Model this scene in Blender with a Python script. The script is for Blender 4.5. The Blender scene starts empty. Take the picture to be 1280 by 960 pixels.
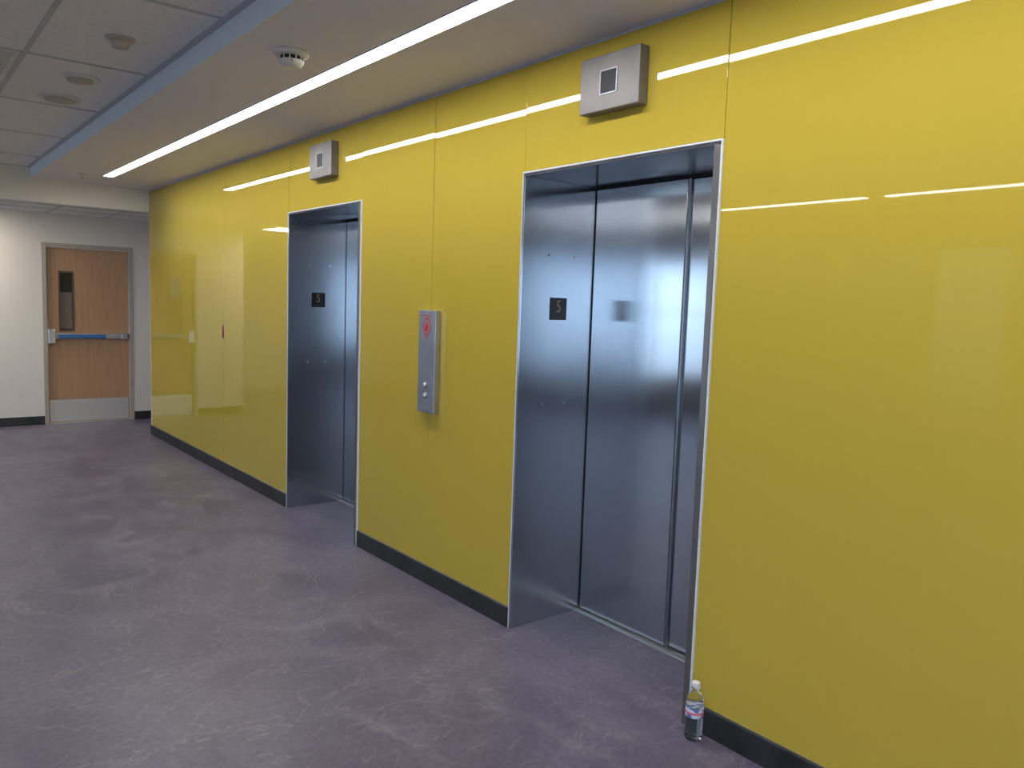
import bpy, math, random
from mathutils import Matrix, Vector
random.seed(3)
S=bpy.context.scene
try:
    S.view_settings.view_transform='Standard'; S.view_settings.look='None'
    S.view_settings.exposure=0.06
except Exception: pass

# ---------------------------------------------------------------- materials
def newmat(name):
    m=bpy.data.materials.new(name); m.use_nodes=True
    nt=m.node_tree; b=nt.nodes['Principled BSDF']
    return m,nt,b
def mat(name,col,rough=.5,metal=0.0,spec=.5,coat=0,emit=None,es=0,trans=0,ior=1.45,alpha=1):
    m,nt,b=newmat(name)
    b.inputs['Base Color'].default_value=(*col,1); b.inputs['Roughness'].default_value=rough
    b.inputs['Metallic'].default_value=metal; b.inputs['Specular IOR Level'].default_value=spec
    b.inputs['Coat Weight'].default_value=coat; b.inputs['Transmission Weight'].default_value=trans
    b.inputs['IOR'].default_value=ior; b.inputs['Alpha'].default_value=alpha
    if emit: b.inputs['Emission Color'].default_value=(*emit,1); b.inputs['Emission Strength'].default_value=es
    return m
def noisemat(name,c1,c2,scale=5,detail=6,rough=.6,r2=None,bump=0,metal=0,stretch=(1,1,1),spec=.5,lo=.35,hi=.65,bscale=None,aniso=0,bdist=.02):
    m,nt,b=newmat(name); L=nt.links
    tc=nt.nodes.new('ShaderNodeTexCoord'); mp=nt.nodes.new('ShaderNodeMapping'); mp.inputs['Scale'].default_value=stretch
    geo=nt.nodes.new('ShaderNodeNewGeometry')
    L.new(geo.outputs['Position'],mp.inputs['Vector'])
    n=nt.nodes.new('ShaderNodeTexNoise'); n.inputs['Scale'].default_value=scale; n.inputs['Detail'].default_value=detail
    L.new(mp.outputs[0],n.inputs['Vector'])
    r=nt.nodes.new('ShaderNodeValToRGB'); r.color_ramp.elements[0].position=lo; r.color_ramp.elements[1].position=hi
    r.color_ramp.elements[0].color=(*c1,1); r.color_ramp.elements[1].color=(*c2,1)
    L.new(n.outputs['Fac'],r.inputs['Fac']); L.new(r.outputs[0],b.inputs['Base Color'])
    b.inputs['Roughness'].default_value=rough; b.inputs['Metallic'].default_value=metal; b.inputs['Specular IOR Level'].default_value=spec
    if aniso:
        b.inputs['Anisotropic'].default_value=aniso
        tg=nt.nodes.new('ShaderNodeTangent'); tg.direction_type='RADIAL'; tg.axis='Z'; L.new(tg.outputs[0],b.inputs['Tangent'])
    if r2 is not None:
        mr=nt.nodes.new('ShaderNodeMapRange'); mr.inputs['From Min'].default_value=lo; mr.inputs['From Max'].default_value=hi
        mr.inputs['To Min'].default_value=rough; mr.inputs['To Max'].default_value=r2
        L.new(n.outputs['Fac'],mr.inputs['Value']); L.new(mr.outputs[0],b.inputs['Roughness'])
    if bump:
        n2=nt.nodes.new('ShaderNodeTexNoise'); n2.inputs['Scale'].default_value=bscale or scale; n2.inputs['Detail'].default_value=0
        L.new(mp.outputs[0],n2.inputs['Vector'])
        bp=nt.nodes.new('ShaderNodeBump'); bp.inputs['Strength'].default_value=bump; bp.inputs['Distance'].default_value=bdist
        L.new(n2.outputs['Fac'],bp.inputs['Height']); L.new(bp.outputs[0],b.inputs['Normal'])
    return m

# floor: dusty purple-grey resilient floor with scuffs
def floor_mat():
    m,nt,b=newmat('floor_purple_grey'); L=nt.links
    geo=nt.nodes.new('ShaderNodeNewGeometry')
    def noise(s,d,dist=0,st=(1,1,1)):
        mp=nt.nodes.new('ShaderNodeMapping'); mp.inputs['Scale'].default_value=st
        L.new(geo.outputs['Position'],mp.inputs['Vector'])
        n=nt.nodes.new('ShaderNodeTexNoise'); n.inputs['Scale'].default_value=s; n.inputs['Detail'].default_value=d; n.inputs['Distortion'].default_value=dist
        L.new(mp.outputs[0],n.inputs['Vector']); return n
    def ramp(n,a,c,p,q):
        r=nt.nodes.new('ShaderNodeValToRGB'); e=r.color_ramp.elements
        e[0].position=p; e[1].position=q; e[0].color=(*a,1); e[1].color=(*c,1); L.new(n.outputs['Fac'],r.inputs['Fac']); return r
    r1=ramp(noise(1.7,9,.9),(.120,.103,.155),(.165,.145,.203),.36,.64)
    r2=ramp(noise(4,10,1.8,(1,.7,1)),(0,0,0),(1,1,1),.50,.72)
    mx=nt.nodes.new('ShaderNodeMixRGB')
    sc=nt.nodes.new('ShaderNodeMath'); sc.operation='MULTIPLY'; sc.inputs[1].default_value=.38
    L.new(r2.outputs[0],sc.inputs[0]); L.new(sc.outputs[0],mx.inputs[0])
    L.new(r1.outputs[0],mx.inputs[1]); mx.inputs[2].default_value=(.30,.27,.31,1)
    # thin wispy scuff lines
    r4=ramp(noise(1.1,4,3.5),(0,0,0),(1,1,1),.493,.50)
    r5=ramp(noise(1.1,4,3.5),(1,1,1),(0,0,0),.50,.510)
    ml=nt.nodes.new('ShaderNodeMath'); ml.operation='MULTIPLY'; L.new(r4.outputs[0],ml.inputs[0]); L.new(r5.outputs[0],ml.inputs[1])
    ml2=nt.nodes.new('ShaderNodeMath'); ml2.operation='MULTIPLY'; ml2.inputs[1].default_value=.30; L.new(ml.outputs[0],ml2.inputs[0])
    mxs=nt.nodes.new('ShaderNodeMixRGB'); L.new(ml2.outputs[0],mxs.inputs[0]); L.new(mx.outputs[0],mxs.inputs[1]); mxs.inputs[2].default_value=(.36,.33,.35,1)
    r3=ramp(noise(38,6),(.84,.84,.84),(1.14,1.14,1.14),.3,.7)
    m2=nt.nodes.new('ShaderNodeMixRGB'); m2.blend_type='MULTIPLY'; m2.inputs[0].default_value=1
    L.new(mxs.outputs[0],m2.inputs[1]); L.new(r3.outputs[0],m2.inputs[2]); L.new(m2.outputs[0],b.inputs['Base Color'])
    mr=nt.nodes.new('ShaderNodeMapRange'); mr.inputs['To Min'].default_value=.38; mr.inputs['To Max'].default_value=.65
    L.new(r2.outputs[0],mr.inputs['Value']); L.new(mr.outputs[0],b.inputs['Roughness'])
    b.inputs['Specular IOR Level'].default_value=.4
    return m
M_floor=floor_mat()
M_glass=noisemat('yellow_backpainted_glass',(.535,.405,.05),(.55,.42,.054),scale=.8,rough=.02,spec=.50)
M_steel=noisemat('brushed_stainless',(.45,.48,.52),(.50,.53,.57),scale=1.2,detail=1,rough=.17,metal=1,bump=.6,stretch=(.6,.6,1.5),bscale=1.8,aniso=.92,bdist=.007)
M_jamb=noisemat('brushed_stainless_jamb',(.44,.47,.51),(.48,.51,.55),scale=1.5,detail=2,rough=.20,metal=.98,bump=.4,stretch=(1,1,.9),bscale=1.6,aniso=.88,bdist=.006)
M_box=noisemat('stainless_box',(.20,.19,.19),(.24,.225,.22),scale=6,rough=.5,metal=.6)
M_steel2=noisemat('stainless_faceplate',(.40,.41,.44),(.48,.49,.52),scale=6,rough=.33,metal=.9)
M_edge=mat('frame_edge_metal',(.3,.32,.35),.35,1)
M_face=mat('frame_face_metal',(.26,.25,.25),.35,.9)
M_caulk=mat('white_trim',(.72,.75,.80),.5)
M_black=noisemat('black_rubber_base',(.012,.014,.016),(.03,.032,.036),scale=6,rough=.5)
M_dark=mat('dark_gap',(.02,.02,.022),.8)
M_cream=noisemat('cream_wall_paint',(.78,.73,.66),(.81,.76,.69),scale=1.5,rough=.75)
M_greyw=noisemat('grey_wall_paint',(.25,.25,.26),(.28,.28,.29),scale=1.5,rough=.75)
M_gyp=noisemat('soffit_paint',(.78,.77,.87),(.81,.80,.90),scale=1.2,rough=.6)
M_white=mat('white_paint',(.72,.71,.69),.6)
M_tile=noisemat('ceiling_tile',(.80,.81,.82),(.88,.88,.88),scale=60,rough=.9,bump=.1)
M_grid=mat('ceiling_grid',(.50,.52,.54),.5)
M_blue_lit=mat('soffit_edge_blue_lit',(.72,.87,.95),.5)  # bluish light on the soffit side, put into the base colour
M_light=mat('led_lens',(1,1,1),.4,emit=(1,.985,.97),es=30)
M_light2=mat('led_lens_b',(1,1,1),.4,emit=(1,.97,.93),es=24)
M_fill=mat('fill_panel_lens',(1,1,1),.4,emit=(.95,.97,1),es=9.0)  # glow of the added off-frame fill panels
M_fill_warm=mat('fill_panel_lens_warm',(1,1,1),.4,emit=(1,.93,.84),es=15.0)  # warm glow of the added fill panel near the far wall
M_plastic=mat('white_plastic',(.7,.69,.66),.4)
M_plasticd=mat('beige_plastic',(.5,.46,.40),.5)
M_alu=mat('aluminium',(.55,.56,.57),.35,1)
M_blk=mat('black_plate',(.012,.012,.014),.35)
M_num=mat('engraved_number',(.22,.18,.12),.5)
M_red=mat('red_print',(.6,.03,.03),.5)
M_frame=mat('door_frame_paint',(.42,.37,.31),.45)
M_blue=mat('blue_film',(.05,.16,.38),.4)
M_lite=mat('dark_glass',(.03,.03,.035),.08)
M_display=mat('grey_display',(.045,.045,.05),.5,.0,spec=.25)
M_redcut=mat('red_box',(.35,.05,.02),.6)

def oak():
    m,nt,b=newmat('oak_veneer'); L=nt.links
    geo=nt.nodes.new('ShaderNodeNewGeometry'); mp=nt.nodes.new('ShaderNodeMapping'); mp.inputs['Scale'].default_value=(14,14,.9)
    L.new(geo.outputs['Position'],mp.inputs['Vector'])
    n=nt.nodes.new('ShaderNodeTexNoise'); n.inputs['Scale'].default_value=3; n.inputs['Detail'].default_value=6; n.inputs['Distortion'].default_value=.5
    L.new(mp.outputs[0],n.inputs['Vector'])
    r=nt.nodes.new('ShaderNodeValToRGB'); r.color_ramp.elements[0].position=.3; r.color_ramp.elements[1].position=.7
    r.color_ramp.elements[0].color=(.42,.24,.125,1); r.color_ramp.elements[1].color=(.50,.30,.165,1)
    L.new(n.outputs['Fac'],r.inputs['Fac']); L.new(r.outputs[0],b.inputs['Base Color']); b.inputs['Roughness'].default_value=.45
    return m
M_oak=oak()
def pane(name,tint):
    m=bpy.data.materials.new(name); m.use_nodes=True; nt=m.node_tree; nt.nodes.clear()
    o=nt.nodes.new('ShaderNodeOutputMaterial'); a=nt.nodes.new('ShaderNodeBsdfTransparent'); a.inputs['Color'].default_value=(tint,tint,tint,1); g=nt.nodes.new('ShaderNodeBsdfGlossy'); g.inputs['Roughness'].default_value=.02
    x=nt.nodes.new('ShaderNodeMixShader'); x.inputs[0].default_value=.06
    nt.links.new(a.outputs[0],x.inputs[1]); nt.links.new(g.outputs[0],x.inputs[2]); nt.links.new(x.outputs[0],o.inputs[0]); return m
M_pane=pane('window_pane',1.0); M_pane_t=pane('window_pane_dimmed',.36); M_pane_tt=pane('window_pane_dimmed_more',.2)  # tints added to weaken two windows' reflections in the yellow wall

# ---------------------------------------------------------------- helpers
def link(o,parent=None):
    S.collection.objects.link(o)
    if parent: o.parent=parent; o.matrix_parent_inverse=parent.matrix_world.inverted()
    return o
def empty(name,loc=(0,0,0)):
    e=bpy.data.objects.new(name,None); e.location=loc; e.empty_display_size=.1
    S.collection.objects.link(e); e.matrix_world=Matrix.Translation(loc); return e
def boxdata(boxes):
    vs=[];fs=[]
    for (x0,x1,y0,y1,z0,z1) in boxes:
        k=len(vs)
        vs+= [(x0,y0,z0),(x1,y0,z0),(x1,y1,z0),(x0,y1,z0),(x0,y0,z1),(x1,y0,z1),(x1,y1,z1),(x0,y1,z1)]
        fs+= [tuple(k+i for i in f) for f in [(0,3,2,1),(4,5,6,7),(0,1,5,4),(1,2,6,5),(2,3,7,6),(3,0,4,7)]]
    return vs,fs
def boxes(name,bl,m,parent=None,bevel=0,seg=2):
    vs,fs=boxdata(bl)
    c=Vector((sum(v[0] for v in vs),sum(v[1] for v in vs),sum(v[2] for v in vs)))/len(vs)
    me=bpy.data.meshes.new(name); me.from_pydata([tuple(Vector(v)-c) for v in vs],[],fs); me.update()
    o=bpy.data.objects.new(name,me); o.location=c; me.materials.append(m)
    link(o)
    if parent: 
        o.parent=parent; o.matrix_parent_inverse=Matrix.Translation(parent.location).inverted()
    if bevel:
        b=o.modifiers.new('bevel','BEVEL'); b.width=bevel; b.segments=seg; b.limit_method='ANGLE'
    return o
def box(name,x0,x1,y0,y1,z0,z1,m,parent=None,bevel=0,seg=2): return boxes(name,[(x0,x1,y0,y1,z0,z1)],m,parent,bevel,seg)
def lathe(name,prof,m,loc,parent=None,n=40,rot=None,smooth=True,fn=None):
    vs=[];fs=[]
    for (r,z) in prof:
        for i in range(n):
            a=2*math.pi*i/n; rr=r if fn is None else fn(r,z,a)
            vs.append((rr*math.cos(a),rr*math.sin(a),z))
    for j in range(len(prof)-1):
        for i in range(n):
            fs.append((j*n+i,j*n+(i+1)%n,(j+1)*n+(i+1)%n,(j+1)*n+i))
    fs.append(tuple(range(n))[::-1]); fs.append(tuple((len(prof)-1)*n+i for i in range(n)))
    me=bpy.data.meshes.new(name); me.from_pydata(vs,[],fs); me.update(); me.materials.append(m)
    import bmesh
    bm=bmesh.new(); bm.from_mesh(me); bmesh.ops.recalc_face_normals(bm,faces=bm.faces); bm.to_mesh(me); bm.free()
    if smooth:
        for p in me.polygons: p.use_smooth=len(p.vertices)==4
    o=bpy.data.objects.new(name,me); o.location=loc
    if rot: o.rotation_euler=rot
    S.collection.objects.link(o)
    if parent: o.parent=parent; o.matrix_parent_inverse=Matrix.Translation(parent.location).inverted()
    return o
def text(name,body,size,m,loc,rot,parent,ext=.0006,sx=1):
    c=bpy.data.curves.new(name,'FONT'); c.body=body; c.size=size; c.align_x='CENTER'; c.align_y='CENTER'; c.extrude=ext
    c.materials.append(m)
    o=bpy.data.objects.new(name,c); o.location=loc; o.rotation_euler=rot; o.scale=(sx,1,1); S.collection.objects.link(o)
    o.parent=parent; o.matrix_parent_inverse=Matrix.Translation(parent.location).inverted(); return o
FX=(math.pi/2,0,-math.pi/2)   # facing -X
FY=(math.pi/2,0,0)            # facing -Y

D=2.343; CZ=2.636; TZ=2.74; YE=9.27; YF=10.45; XL=-4.0; YB=-4.0
# ---------------------------------------------------------------- shell
box('floor',XL-.2,4.2,YB-.2,13.2,-.15,0,M_floor)
E=[(1.829,2.885),(4.486,5.547)]   # clear openings
OH=2.134
FW=.026
# core wall
wr=boxes('wall_right',[
  (D+.013,3.1,YB,E[0][0]-.03,0,2.9),
  (D+.013,3.1,E[0][1]+.014,E[1][0]-.03,0,2.9),
  (D+.013,3.1,E[1][1]+.014,YE,0,2.9),
  (D+.013,3.1,E[0][0]-.03,E[0][1]+.014,OH+.014,2.9),
  (D+.013,3.1,E[1][0]-.03,E[1][1]+.014,OH+.014,2.9),
  (2.95,3.1,E[0][0]-.03,E[0][1]+.014,0,OH+.014),
  (2.95,3.1,E[1][0]-.03,E[1][1]+.014,0,OH+.014)],M_cream)
# glass cladding panels (y0,y1,z0,z1,tilt)
P=[(-4,-2.2,.1,2.622,0),(-2.2,-.35,.1,2.622,0),(-.35,1.797,.1,2.622,.0006),
   (1.797,2.897,OH+.022,2.622,-.0016),(2.897,3.655,.1,2.622,.0012),(3.655,4.452,.1,2.622,-.0012),
   (4.452,5.56,OH+.022,2.622,.0008),(5.56,6.93,.1,2.622,0),(6.93,8.1,.1,2.622,.0012),(8.1,YE,.1,2.622,-.001)]
for i,(a,b,c,d,t) in enumerate(P):
    o=box('glass_panel_%d'%(i+1),D,D+.011,a+.0014,b-.0014,c,d,M_glass,wr,bevel=.0008,seg=1)
    o.rotation_euler=(0,t,-t*.6)
box('wall_cap_reveal',D+.004,D+.013,YB,YE,2.622,CZ,M_grid,wr)
box('end_trim',D-.002,D+.014,YE-.001,YE+.006,.0,CZ,M_caulk,wr)
boxes('baseboard_right',[(D-.010,D+.012,YB,E[0][0]-FW-.012,0,.1),(D-.010,D+.012,E[0][1]+.02,E[1][0]-FW-.012,0,.1),(D-.010,D+.012,E[1][1]+.02,YE+.004,0,.1)],M_black,None,bevel=.003)
boxes('trim_base_bead',[(D-.004,D+.001,YB,E[0][0]-FW-.012,.1,.105),(D-.004,D+.001,E[0][1]+.02,E[1][0]-FW-.012,.1,.105),(D-.004,D+.001,E[1][1]+.02,YE,.1,.105)],M_alu)
# ceilings
cl=boxes('ceiling',[(XL,1.25,YB,YE,TZ,2.9)],M_tile)
g=[]
x=1.25-.61
while x>XL: g.append((x-.012,x+.012,YB,YE,TZ-.003,TZ+.002)); x-=.61
g.append((1.215,1.249,YB,YE,TZ-.006,TZ+.002))
y=YB+.3
while y<YE: g.append((XL,1.25,y-.012,y+.012,TZ-.0035,TZ+.002)); y+=1.22
g.append((XL,1.25,YE-.02,YE,TZ-.004,TZ+.002))
boxes('grid',g,M_grid,cl)
sf=boxes('ceiling_soffit',[(1.25,D+.02,YB,YE,CZ,2.9)],M_gyp)
box('soffit_edge',1.246,1.25,YB,YE,CZ,TZ,M_blue_lit,sf)
box('bulkhead',XL,4.0,YE,YE+.14,2.41,2.9,M_cream,sf)
lc=box('ceiling_low',XL,4.0,YE+.14,13.0,2.41,2.9,M_tile)
g=[]
x=1.55-.61*9
while x<4: g.append((x-.012,x+.012,YE+.14,13.0,2.407,2.412)); x+=.61
g.append((XL,4.0,YE+.7,YE+.724,2.4065,2.412)); g.append((XL,4.0,YE,YE+.16,2.4,2.4102))
boxes('grid_low',g,M_grid,lc)
# far wall with door opening
DX0,DX1=1.49,2.445
boxes('wall_far',[(.9,DX0,YF,YF+.15,0,2.41),(DX1,4.0,YF,YF+.15,0,2.41),(DX0,DX1,YF,YF+.15,2.075,2.41),(.9,1.05,YF+.15,13,0,2.41)],M_cream)
boxes('baseboard_far',[(.9,DX0,YF-.01,YF,0,.1),(DX1,4.0,YF-.01,YF,0,.1)],M_black,None,bevel=.003)
box('wall_far_corridor',XL,.9,13,13.15,0,2.41,M_cream)
box('wall_alcove',4.0,4.15,YE-.2,YF+.15,0,2.41,M_cream)
box('wall_alcove_return',3.1,4.0,YE-.15,YE-.0,0,2.9,M_cream)
# left wall with windows
wins=[(-3.75,-2.35),(-2.25,-.6),(3.15,3.95),(4.05,5.0),(7.0,8.55),(8.7,10.3)]
WZ0,WZ1=.55,2.33
bl=[(XL-.2,XL,YB,13,0,WZ0),(XL-.2,XL,YB,13,WZ1,2.9)]
ys=[YB]+[v for w in wins for v in w]+[13]
for i in range(0,len(ys),2): bl.append((XL-.2,XL,ys[i],ys[i+1],WZ0,WZ1))
boxes('wall_left',bl,M_greyw)
for i,(a,b) in enumerate(wins):
    w=empty('window_%d'%(i+1),(XL-.1,(a+b)/2,1.4))
    t=.045
    boxes('frame',[(XL-.14,XL-.06,a,a+t,WZ0,WZ1),(XL-.14,XL-.06,b-t,b,WZ0,WZ1),(XL-.14,XL-.06,a+t,b-t,WZ0,WZ0+t),(XL-.14,XL-.06,a+t,b-t,WZ1-t,WZ1),(XL-.12,XL-.08,a+t,b-t,1.55,1.59)],M_alu,w,bevel=.004)
    box('pane',XL-.103,XL-.097,a+t,b-t,WZ0+t,WZ1-t,M_pane_t if i==2 else (M_pane_tt if i==3 else M_pane),w)  # two panes darkened to dim their reflections
boxes('baseboard_left',[(XL,XL+.01,YB,13,0,.1)],M_black)
# back wall with window
WX0,WX1=-3.85,-1.3
boxes('wall_back',[(XL,WX0,YB-.15,YB,0,2.9),(WX1,D+.8,YB-.15,YB,0,2.9),(WX0,WX1,YB-.15,YB,0,.6),(WX0,WX1,YB-.15,YB,2.4,2.9)],M_greyw)
w=empty('window_7',((WX0+WX1)/2,YB-.08,1.5))
xm=(WX0+WX1)/2
boxes('frame',[(WX0,WX0+.05,YB-.1,YB-.04,.6,2.4),(WX1-.05,WX1,YB-.1,YB-.04,.6,2.4),(xm-.03,xm+.03,YB-.1,YB-.04,.65,2.35),(WX0+.05,WX1-.05,YB-.1,YB-.04,.6,.65),(WX0+.05,WX1-.05,YB-.1,YB-.04,2.35,2.4)],M_alu,w,bevel=.004)

# ---------------------------------------------------------------- elevators
for k,(y0,y1) in enumerate(E):
    e=empty('elevator_doorway' if k==0 else 'elevator_doorway.001',(2.6,(y0+y1)/2,0))
    XD=2.79
    box('jamb_far',D-.004,2.94,y1,y1+.012,0,OH,M_jamb,e,.001,1)
    box('jamb_near',D-.004,2.94,y0-.014,y0,0,OH,M_jamb,e,.001,1)
    box('jamb_face',D-.010,D-.003,y0-FW,y0,0,OH,M_face,e,.002,2)
    box('head',D-.004,2.94,y0-.014,y1+.012,OH,OH+.012,M_jamb,e,.001,1)
    boxes('white_reveal',[(D-.008,D+.004,y0-FW-.008,y0-FW-.001,0.0,OH+.019),(D-.008,D+.004,y0-FW-.001,y1+.012,OH+.0125,OH+.019),(D-.006,D+.004,y1+.0125,y1+.016,0,OH+.019)],M_caulk,e)
    ys=y0+.485
    box('door_panel_fast',XD,XD+.012,ys,y1-.006,.012,OH-.012,M_steel,e,.003,2)
    box('door_panel_edge',XD+.001,XD+.013,ys-.014,ys-.002,.012,OH-.012,M_edge,e,.002,2)
    box('door_panel_slow',XD+.014,XD+.03,y0+.004,ys+.05,.012,OH-.012,M_steel,e,.003,2)
    box('shaft_dark',2.90,2.93,y0,y1,0,OH,M_dark,e)
    boxes('sill',[(XD-.04,XD-.008,y0,y1,0,.007),(XD-.002,XD+.012,y0,y1,0,.007),(XD+.018,XD+.1,y0,y1,0,.007)],M_alu,e,.001,1)
    box('head_track',XD+.002,XD+.06,y0,y1,OH-.010,OH,M_dark,e)
    for (sx,sz) in [(2.50,1.79),(2.66,1.79),(2.49,1.08),(2.63,1.08)]:
        lathe('screw',[(0.002,0),(.005,0),(.005,.001),(.003,.0018),(.001,.0018)],M_edge,(sx,y1,sz),e,16,(math.pi/2,0,0))
    # floor number plate on jamb
    s=empty('floor_number_sign' if k==0 else 'floor_number_sign.001',(2.569,y1-.002,1.538))
    box('plate',2.516,2.622,y1-.003,y1,1.485,1.591,M_blk,s,.0015,2)
    text('numeral','5',.082,M_num,(2.569,y1-.0035,1.547),FY,s,sx=.8)
    for dx in (-.006,.0,.006): lathe('braille',[(.0008,0),(.0012,0),(.0008,.001)],M_num,(2.569+dx,y1-.003,1.497),s,8,(math.pi/2,0,0))
    # lantern
    ly=(2.165,2.490) if k==0 else (4.780,5.102)
    l=empty('elevator_hall_lantern' if k==0 else 'elevator_hall_lantern.001',(D-.03,sum(ly)/2,2.44))
    cy=sum(ly)/2; z0,z1=2.330,2.547; cz=(z0+z1)/2
    box('housing',D-.052,D-.0007,ly[0],ly[1],z0,z1,M_box,l,.004,3)
    hw=.047
    boxes('bezel',[(D-.055,D-.051,cy-hw,cy-hw+.004,cz-hw,cz+hw),(D-.055,D-.051,cy+hw-.004,cy+hw,cz-hw,cz+hw),(D-.055,D-.051,cy-hw+.004,cy+hw-.004,cz-hw,cz-hw+.004),(D-.055,D-.051,cy-hw+.004,cy+hw-.004,cz+hw-.004,cz+hw)],M_edge,l)
    box('display',D-.0535,D-.051,cy-hw+.004,cy+hw-.004,cz-hw+.004,cz+hw-.004,M_display,l)

# ---------------------------------------------------------------- call panel
c=empty('elevator_call_panel',(D,3.64,1.23))
X0=D-.033
box('faceplate',X0,D-.001,3.557,3.723,.955,1.507,M_steel2,c,.004,3)
box('faceplate_inner',X0-.0015,X0,3.572,3.708,.97,1.492,M_steel2,c,.001,1)
ax=X0-.002
text('fire_text','IN CASE OF FIRE',.014,M_red,(ax,3.64,1.478),FX,c,.0003)
def flat(name,pts,m,parent,x,cy,cz,t=.0006):
    n=len(pts); vs=[(x,cy-p[0],cz+p[1]) for p in pts]+[(x+t,cy-p[0],cz+p[1]) for p in pts]
    fs=[tuple(range(n)),tuple(range(2*n-1,n-1,-1))]+[(i,i+n,(i+1)%n+n,(i+1)%n) for i in range(n)]
    me=bpy.data.meshes.new(name); me.from_pydata(vs,[],fs); me.update(); me.materials.append(m)
    o=bpy.data.objects.new(name,me); S.collection.objects.link(o); o.parent=parent; o.matrix_parent_inverse=Matrix.Translation(parent.location).inverted()
    return o
el=[(.036*math.cos(a),.05*math.sin(a)) for a in [2*math.pi*i/32 for i in range(32)]]
flat('fire_symbol',el,M_red,c,ax-.0004,3.64,1.418)
flat('fire_symbol_inner',[(p[0]*.78,p[1]*.82) for p in el],M_steel2,c,ax-.0010,3.64,1.418)
flat('flame',[(-.016,-.02),(-.018,.0),(-.01,.014),(-.009,.004),(0,.034),(.009,.012),(.013,.02),(.018,.0),(.014,-.022),(0,-.03)],M_red,c,ax-.0016,3.64,1.418)
flat('down_mark',[(-.006,-.05),(0,-.075),(.006,-.05)],M_red,c,ax-.0004,3.64,1.418)
for z in (1.105,1.050):
    lathe('button_ring',[(.010,0),(.017,0),(.017,.004),(.015,.006),(.010,.006)],M_edge,(X0-.001,3.64,z),c,28,(0,-math.pi/2,0))
    lathe('button',[(.002,0),(.011,0),(.011,.007),(.009,.009),(.002,.0092)],M_plastic,(X0-.001,3.64,z),c,28,(0,-math.pi/2,0))

# unfinished red junction cut-out
j=empty('junction_box',(D,6.945,1.235))
box('cutout',D-.002,D+.001,6.922,6.966,1.18,1.29,M_redcut,j,.001,1)
box('hole',D-.003,D-.0015,6.932,6.956,1.19,1.25,M_dark,j)

# ---------------------------------------------------------------- ceiling fixtures
l=empty('linear_ceiling_light',(1.78,3,CZ))
SY=-1.2
box('lens',1.738,1.822,SY,8.48,CZ-.003,CZ-.0005,M_light,l)
boxes('rim',[(1.731,1.738,SY,8.487,CZ-.004,CZ),(1.822,1.829,SY,8.487,CZ-.004,CZ),(1.738,1.822,8.48,8.487,CZ-.004,CZ)],M_caulk,l)
l=empty('linear_ceiling_light.001',(-3.1,3,TZ))
for i,(a,b) in enumerate([(1.2,4.0),(4.2,7.0),(-2,1.0)]):
    box('lens_%d'%i,-3.14,-3.06,a,b,TZ-.006,TZ-.0035,M_light2,l)
for i,(xx,yy) in enumerate([(-1.2,-2.6),(-1.2,-.6),(-1.2,1.2),(-2.4,-1.6)]):  # unseen glowing ceiling panels, added as fill light for the room
    t=empty('added_fill_panel' if i==0 else 'added_fill_panel.%03d'%i,(xx,yy,TZ))
    box('lens',xx-.27,xx+.27,yy-.55,yy+.55,TZ-.006,TZ-.0036,M_fill,t)
    boxes('rim',[(xx-.3,xx-.27,yy-.6,yy+.6,TZ-.009,TZ-.0036),(xx+.27,xx+.3,yy-.6,yy+.6,TZ-.009,TZ-.0036),(xx-.27,xx+.27,yy-.6,yy-.55,TZ-.009,TZ-.0036),(xx-.27,xx+.27,yy+.55,yy+.6,TZ-.009,TZ-.0036)],M_white,t)
t=empty('added_fill_panel.004',(.2,9.95,2.41))  # unseen warm panel, added to brighten the far wall and door
box('lens',-.35,.75,9.68,10.22,2.404,2.4064,M_fill_warm,t)
boxes('rim',[(-.38,-.35,9.65,10.25,2.401,2.4064),(.75,.78,9.65,10.25,2.401,2.4064),(-.35,.75,9.65,9.68,2.401,2.4064),(-.35,.75,10.22,10.25,2.401,2.4064)],M_white,t)
# smoke detector
s=empty('smoke_detector',(1.49,3.52,CZ))
lathe('base',[(.04,0),(.078,0),(.079,-.010),(.074,-.018),(.055,-.022),(.03,-.022)],M_plastic,(1.49,3.52,CZ),s,48)
lathe('chamber',[(.045,-.020),(.050,-.024),(.050,-.040),(.040,-.042)],M_dark,(1.49,3.52,CZ),s,48)
lathe('dome',[(.045,-.038),(.056,-.040),(.054,-.050),(.045,-.060),(.030,-.066),(.012,-.068),(.002,-.068)],M_plastic,(1.49,3.52,CZ),s,48)
for i in range(12):
    a=i*math.pi/6; o=box('rib_%d'%i,1.49+.052*math.cos(a)-.002,1.49+.052*math.cos(a)+.002,3.52+.052*math.sin(a)-.002,3.52+.052*math.sin(a)+.002,CZ-.042,CZ-.020,M_plastic,s)
lathe('led',[(.001,0),(.004,0),(.003,-.003),(.001,-.003)],M_red,(1.47,3.467,CZ-.05),s,12)
def rnd(name,x,y,r,h,mm,kind):
    s=empty(name,(x,y,TZ))
    lathe('flange',[(.01,0),(r,0),(r,-.006),(r*.9,-.012),(r*.72,-.013)],mm,(x,y,TZ),s,44)
    if kind==0:
        lathe('body',[(r*.72,-.006),(r*.66,-h*.6),(r*.5,-h),(r*.1,-h)],mm,(x,y,TZ),s,36)
    else:
        lathe('grille',[(r*.72,-.010),(r*.70,-h*.8),(r*.45,-h),(.002,-h)],M_plasticd,(x,y,TZ),s,36)
rnd('heat_detector',.952,4.25,.066,.045,M_plasticd,0)
rnd('ceiling_speaker',.95,5.18,.095,.03,M_plastic,1)
rnd('ceiling_speaker.001',.947,5.80,.12,.03,M_plastic,1)
v=empty('air_vent',(.32,5.1,TZ))
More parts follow.
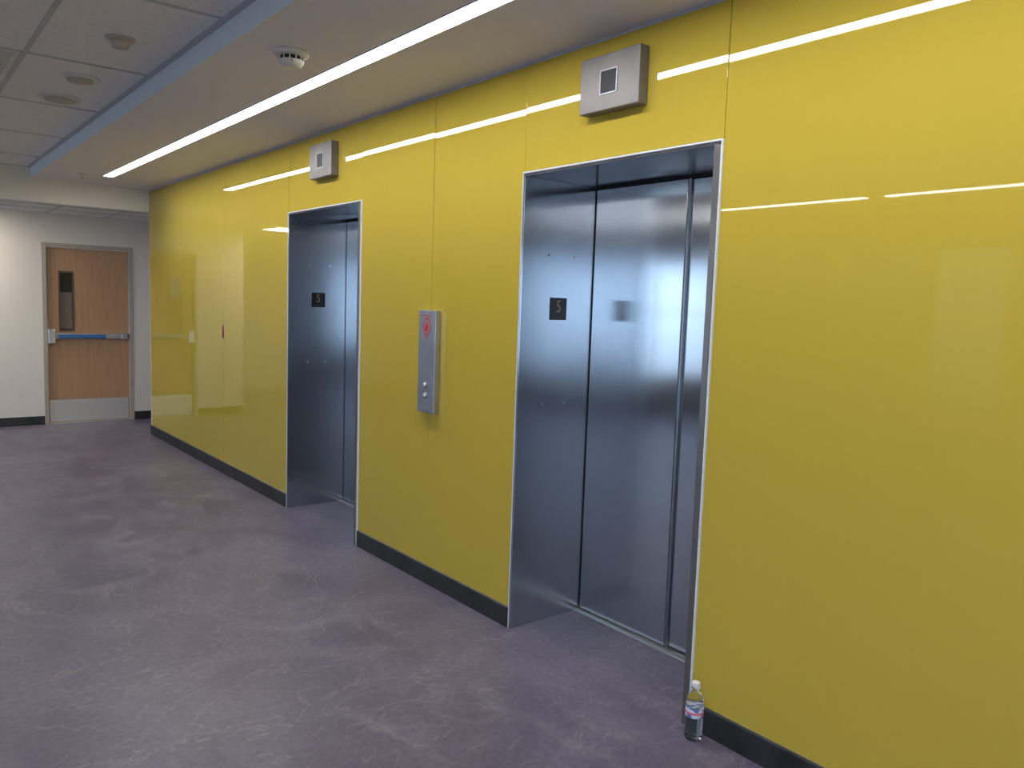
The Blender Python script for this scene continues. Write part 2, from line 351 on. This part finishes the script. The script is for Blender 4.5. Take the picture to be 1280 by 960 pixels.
boxes('frame',[(.03,.62,4.84,4.87,TZ-.014,TZ-.004),(.03,.62,5.36,5.39,TZ-.014,TZ-.004),(.03,.06,4.87,5.36,TZ-.014,TZ-.004),(.59,.62,4.87,5.36,TZ-.014,TZ-.004)],M_white,v,.002)
box('throat',.06,.59,4.87,5.36,TZ-.006,TZ-.004,M_dark,v)
boxes('louvres',[(.06,.59,4.89+i*.04,4.91+i*.04,TZ-.012,TZ-.0065) for i in range(12)],M_white,v)
s=empty('fire_sprinkler',(1.56,8.5,CZ))
lathe('escutcheon',[(.003,0),(.03,0),(.028,-.006),(.01,-.008)],M_alu,(1.56,8.5,CZ),s,28)
lathe('stem',[(.008,-.006),(.007,-.03),(.004,-.045),(.018,-.046),(.018,-.049),(.002,-.049)],M_alu,(1.56,8.5,CZ),s,24)

# ---------------------------------------------------------------- far oak door
d=empty('door_1',((DX0+DX1)/2,YF,0))
t=.045
boxes('frame',[(DX0,DX0+t,YF-.012,YF+.14,0,2.075),(DX1-t,DX1,YF-.012,YF+.14,0,2.075),(DX0+t,DX1-t,YF-.012,YF+.14,2.03,2.075)],M_frame,d,.003)
lx0,lx1=DX0+t+.003,DX1-t-.003
yy=YF+.03
gx0,gx1=1.668,1.805
boxes('leaf',[(lx0,gx0,yy,yy+.044,.012,2.026),(gx1,lx1,yy,yy+.044,.012,2.026),(gx0,gx1,yy,yy+.044,.012,1.085),(gx0,gx1,yy,yy+.044,1.75,2.026)],M_oak,d)
box('lite_glass',gx0,gx1,yy+.018,yy+.024,1.085,1.75,M_lite,d)
boxes('lite_frame',[(gx0-.012,gx0+.006,yy-.008,yy,1.07,1.765),(gx1-.006,gx1+.012,yy-.008,yy,1.07,1.765),(gx0+.006,gx1-.006,yy-.008,yy,1.07,1.09),(gx0+.006,gx1-.006,yy-.008,yy,1.745,1.765)],mat('lite_frame_brown',(.12,.08,.05),.4),d)
box('lite_notice',gx0+.008,gx1-.008,yy+.014,yy+.017,1.10,1.52,mat('lite_brown',(.17,.14,.11),.6),d)
box('kick_plate',lx0+.01,lx1-.01,yy-.002,yy,.02,.275,mat('kickplate_steel',(.75,.74,.72),.35,.7),d)
box('panic_bar_rail',lx0+.05,lx1-.02,yy-.045,yy-.001,.985,1.045,M_alu,d,.006,3)
box('panic_bar_push_pad',lx0+.10,lx0+.60,yy-.065,yy-.044,.99,1.04,M_blue,d,.006,3)
box('panic_bar_latch_case',lx0+.0,lx0+.075,yy-.07,yy-.001,.93,1.10,M_alu,d,.008,3)
box('panic_bar_end_cap',lx1-.09,lx1-.02,yy-.06,yy-.001,.98,1.05,M_alu,d,.006,3)
for z in (.3,1.05,1.8):
    lathe('hinge',[(.003,0),(.008,0),(.008,.11),(.003,.11)],M_alu,(lx1+.006,yy-.012,z-.05),d,14)
box('threshold',DX0+t,DX1-t,YF-.01,YF+.14,0,.010,M_alu,d,.002)

# ---------------------------------------------------------------- water bottle
bx,by=2.285,1.735
b=empty('water_bottle',(bx,by,0))
M_pet=mat('clear_plastic',(.93,.96,.98),.06,trans=1,ior=1.2)
M_water=mat('water',(.85,.93,.97),.02,trans=1,ior=1.33)
prof=[(.012,.003),(.026,0),(.031,.004),(.0325,.012)]
for i in range(5):
    z=.018+i*.012; prof+=[(.0325,z),(.0305,z+.006)]
prof+=[(.0325,.080),(.0325,.125)]
prof+=[(.0308,.130),(.0322,.137),(.0300,.150),(.0240,.166),(.0160,.178),(.0125,.184),(.0125,.190),(.0165,.191),(.0165,.193),(.0125,.194),(.0120,.205)]
lathe('shell',prof,M_pet,(bx,by,.001),b,48)
lathe('water',[(.010,.006),(.028,.006),(.030,.014),(.029,.07),(.0305,.08),(.0305,.118),(.002,.118)],M_water,(bx,by,.001),b,40)
lathe('label',[(.0329,.088),(.0331,.0885),(.0331,.1235),(.0329,.124)],noisemat('label_print',(.75,.78,.85),(.12,.2,.5),scale=45,rough=.4,lo=.5,hi=.58),(bx,by,.001),b,40)
lathe('label_logo',[(.0332,.100),(.0334,.1005),(.0334,.1095),(.0332,.110)],mat('label_pink',(.7,.2,.3),.4),(bx,by,.001),b,40)
lathe('cap',[(.004,.194),(.0150,.194),(.0152,.198),(.0150,.211),(.0135,.2135),(.002,.214)],M_white,(bx,by,.001),b,40)

# ---------------------------------------------------------------- world
W=bpy.data.worlds.new('sky'); S.world=W; W.use_nodes=True
bg=W.node_tree.nodes['Background']; nt=W.node_tree
tc=nt.nodes.new('ShaderNodeTexCoord'); sp=nt.nodes.new('ShaderNodeSeparateXYZ'); rp=nt.nodes.new('ShaderNodeValToRGB')
mr=nt.nodes.new('ShaderNodeMapRange'); mr.inputs['From Min'].default_value=-.5; mr.inputs['From Max'].default_value=.5
nt.links.new(tc.outputs['Generated'],sp.inputs[0]); nt.links.new(sp.outputs['Z'],mr.inputs['Value']); nt.links.new(mr.outputs[0],rp.inputs['Fac'])
rp.color_ramp.elements[0].color=(.16,.19,.22,1); rp.color_ramp.elements[0].position=.36
rp.color_ramp.elements[1].color=(.58,.77,1,1); rp.color_ramp.elements[1].position=.50
nt.links.new(rp.outputs[0],bg.inputs['Color']); bg.inputs['Strength'].default_value=5.0

# ---------------------------------------------------------------- camera
X=Vector((1262,-56,1000)).normalized(); Y=Vector((-798,-126,1000)); Y=(Y-X*Y.dot(X)).normalized(); U=X.cross(Y)
right=Vector((X.x,Y.x,U.x)); up=-Vector((X.y,Y.y,U.y)); back=-Vector((X.z,Y.z,U.z))
cam=bpy.data.cameras.new('camera'); co=bpy.data.objects.new('camera',cam); S.collection.objects.link(co)
m=Matrix.Identity(4)
for i in range(3): m[i][0]=right[i]; m[i][1]=up[i]; m[i][2]=back[i]
m[2][3]=1.55
co.matrix_world=m
cam.sensor_width=36; cam.lens=1000/1280*36; cam.clip_start=.05
S.camera=co
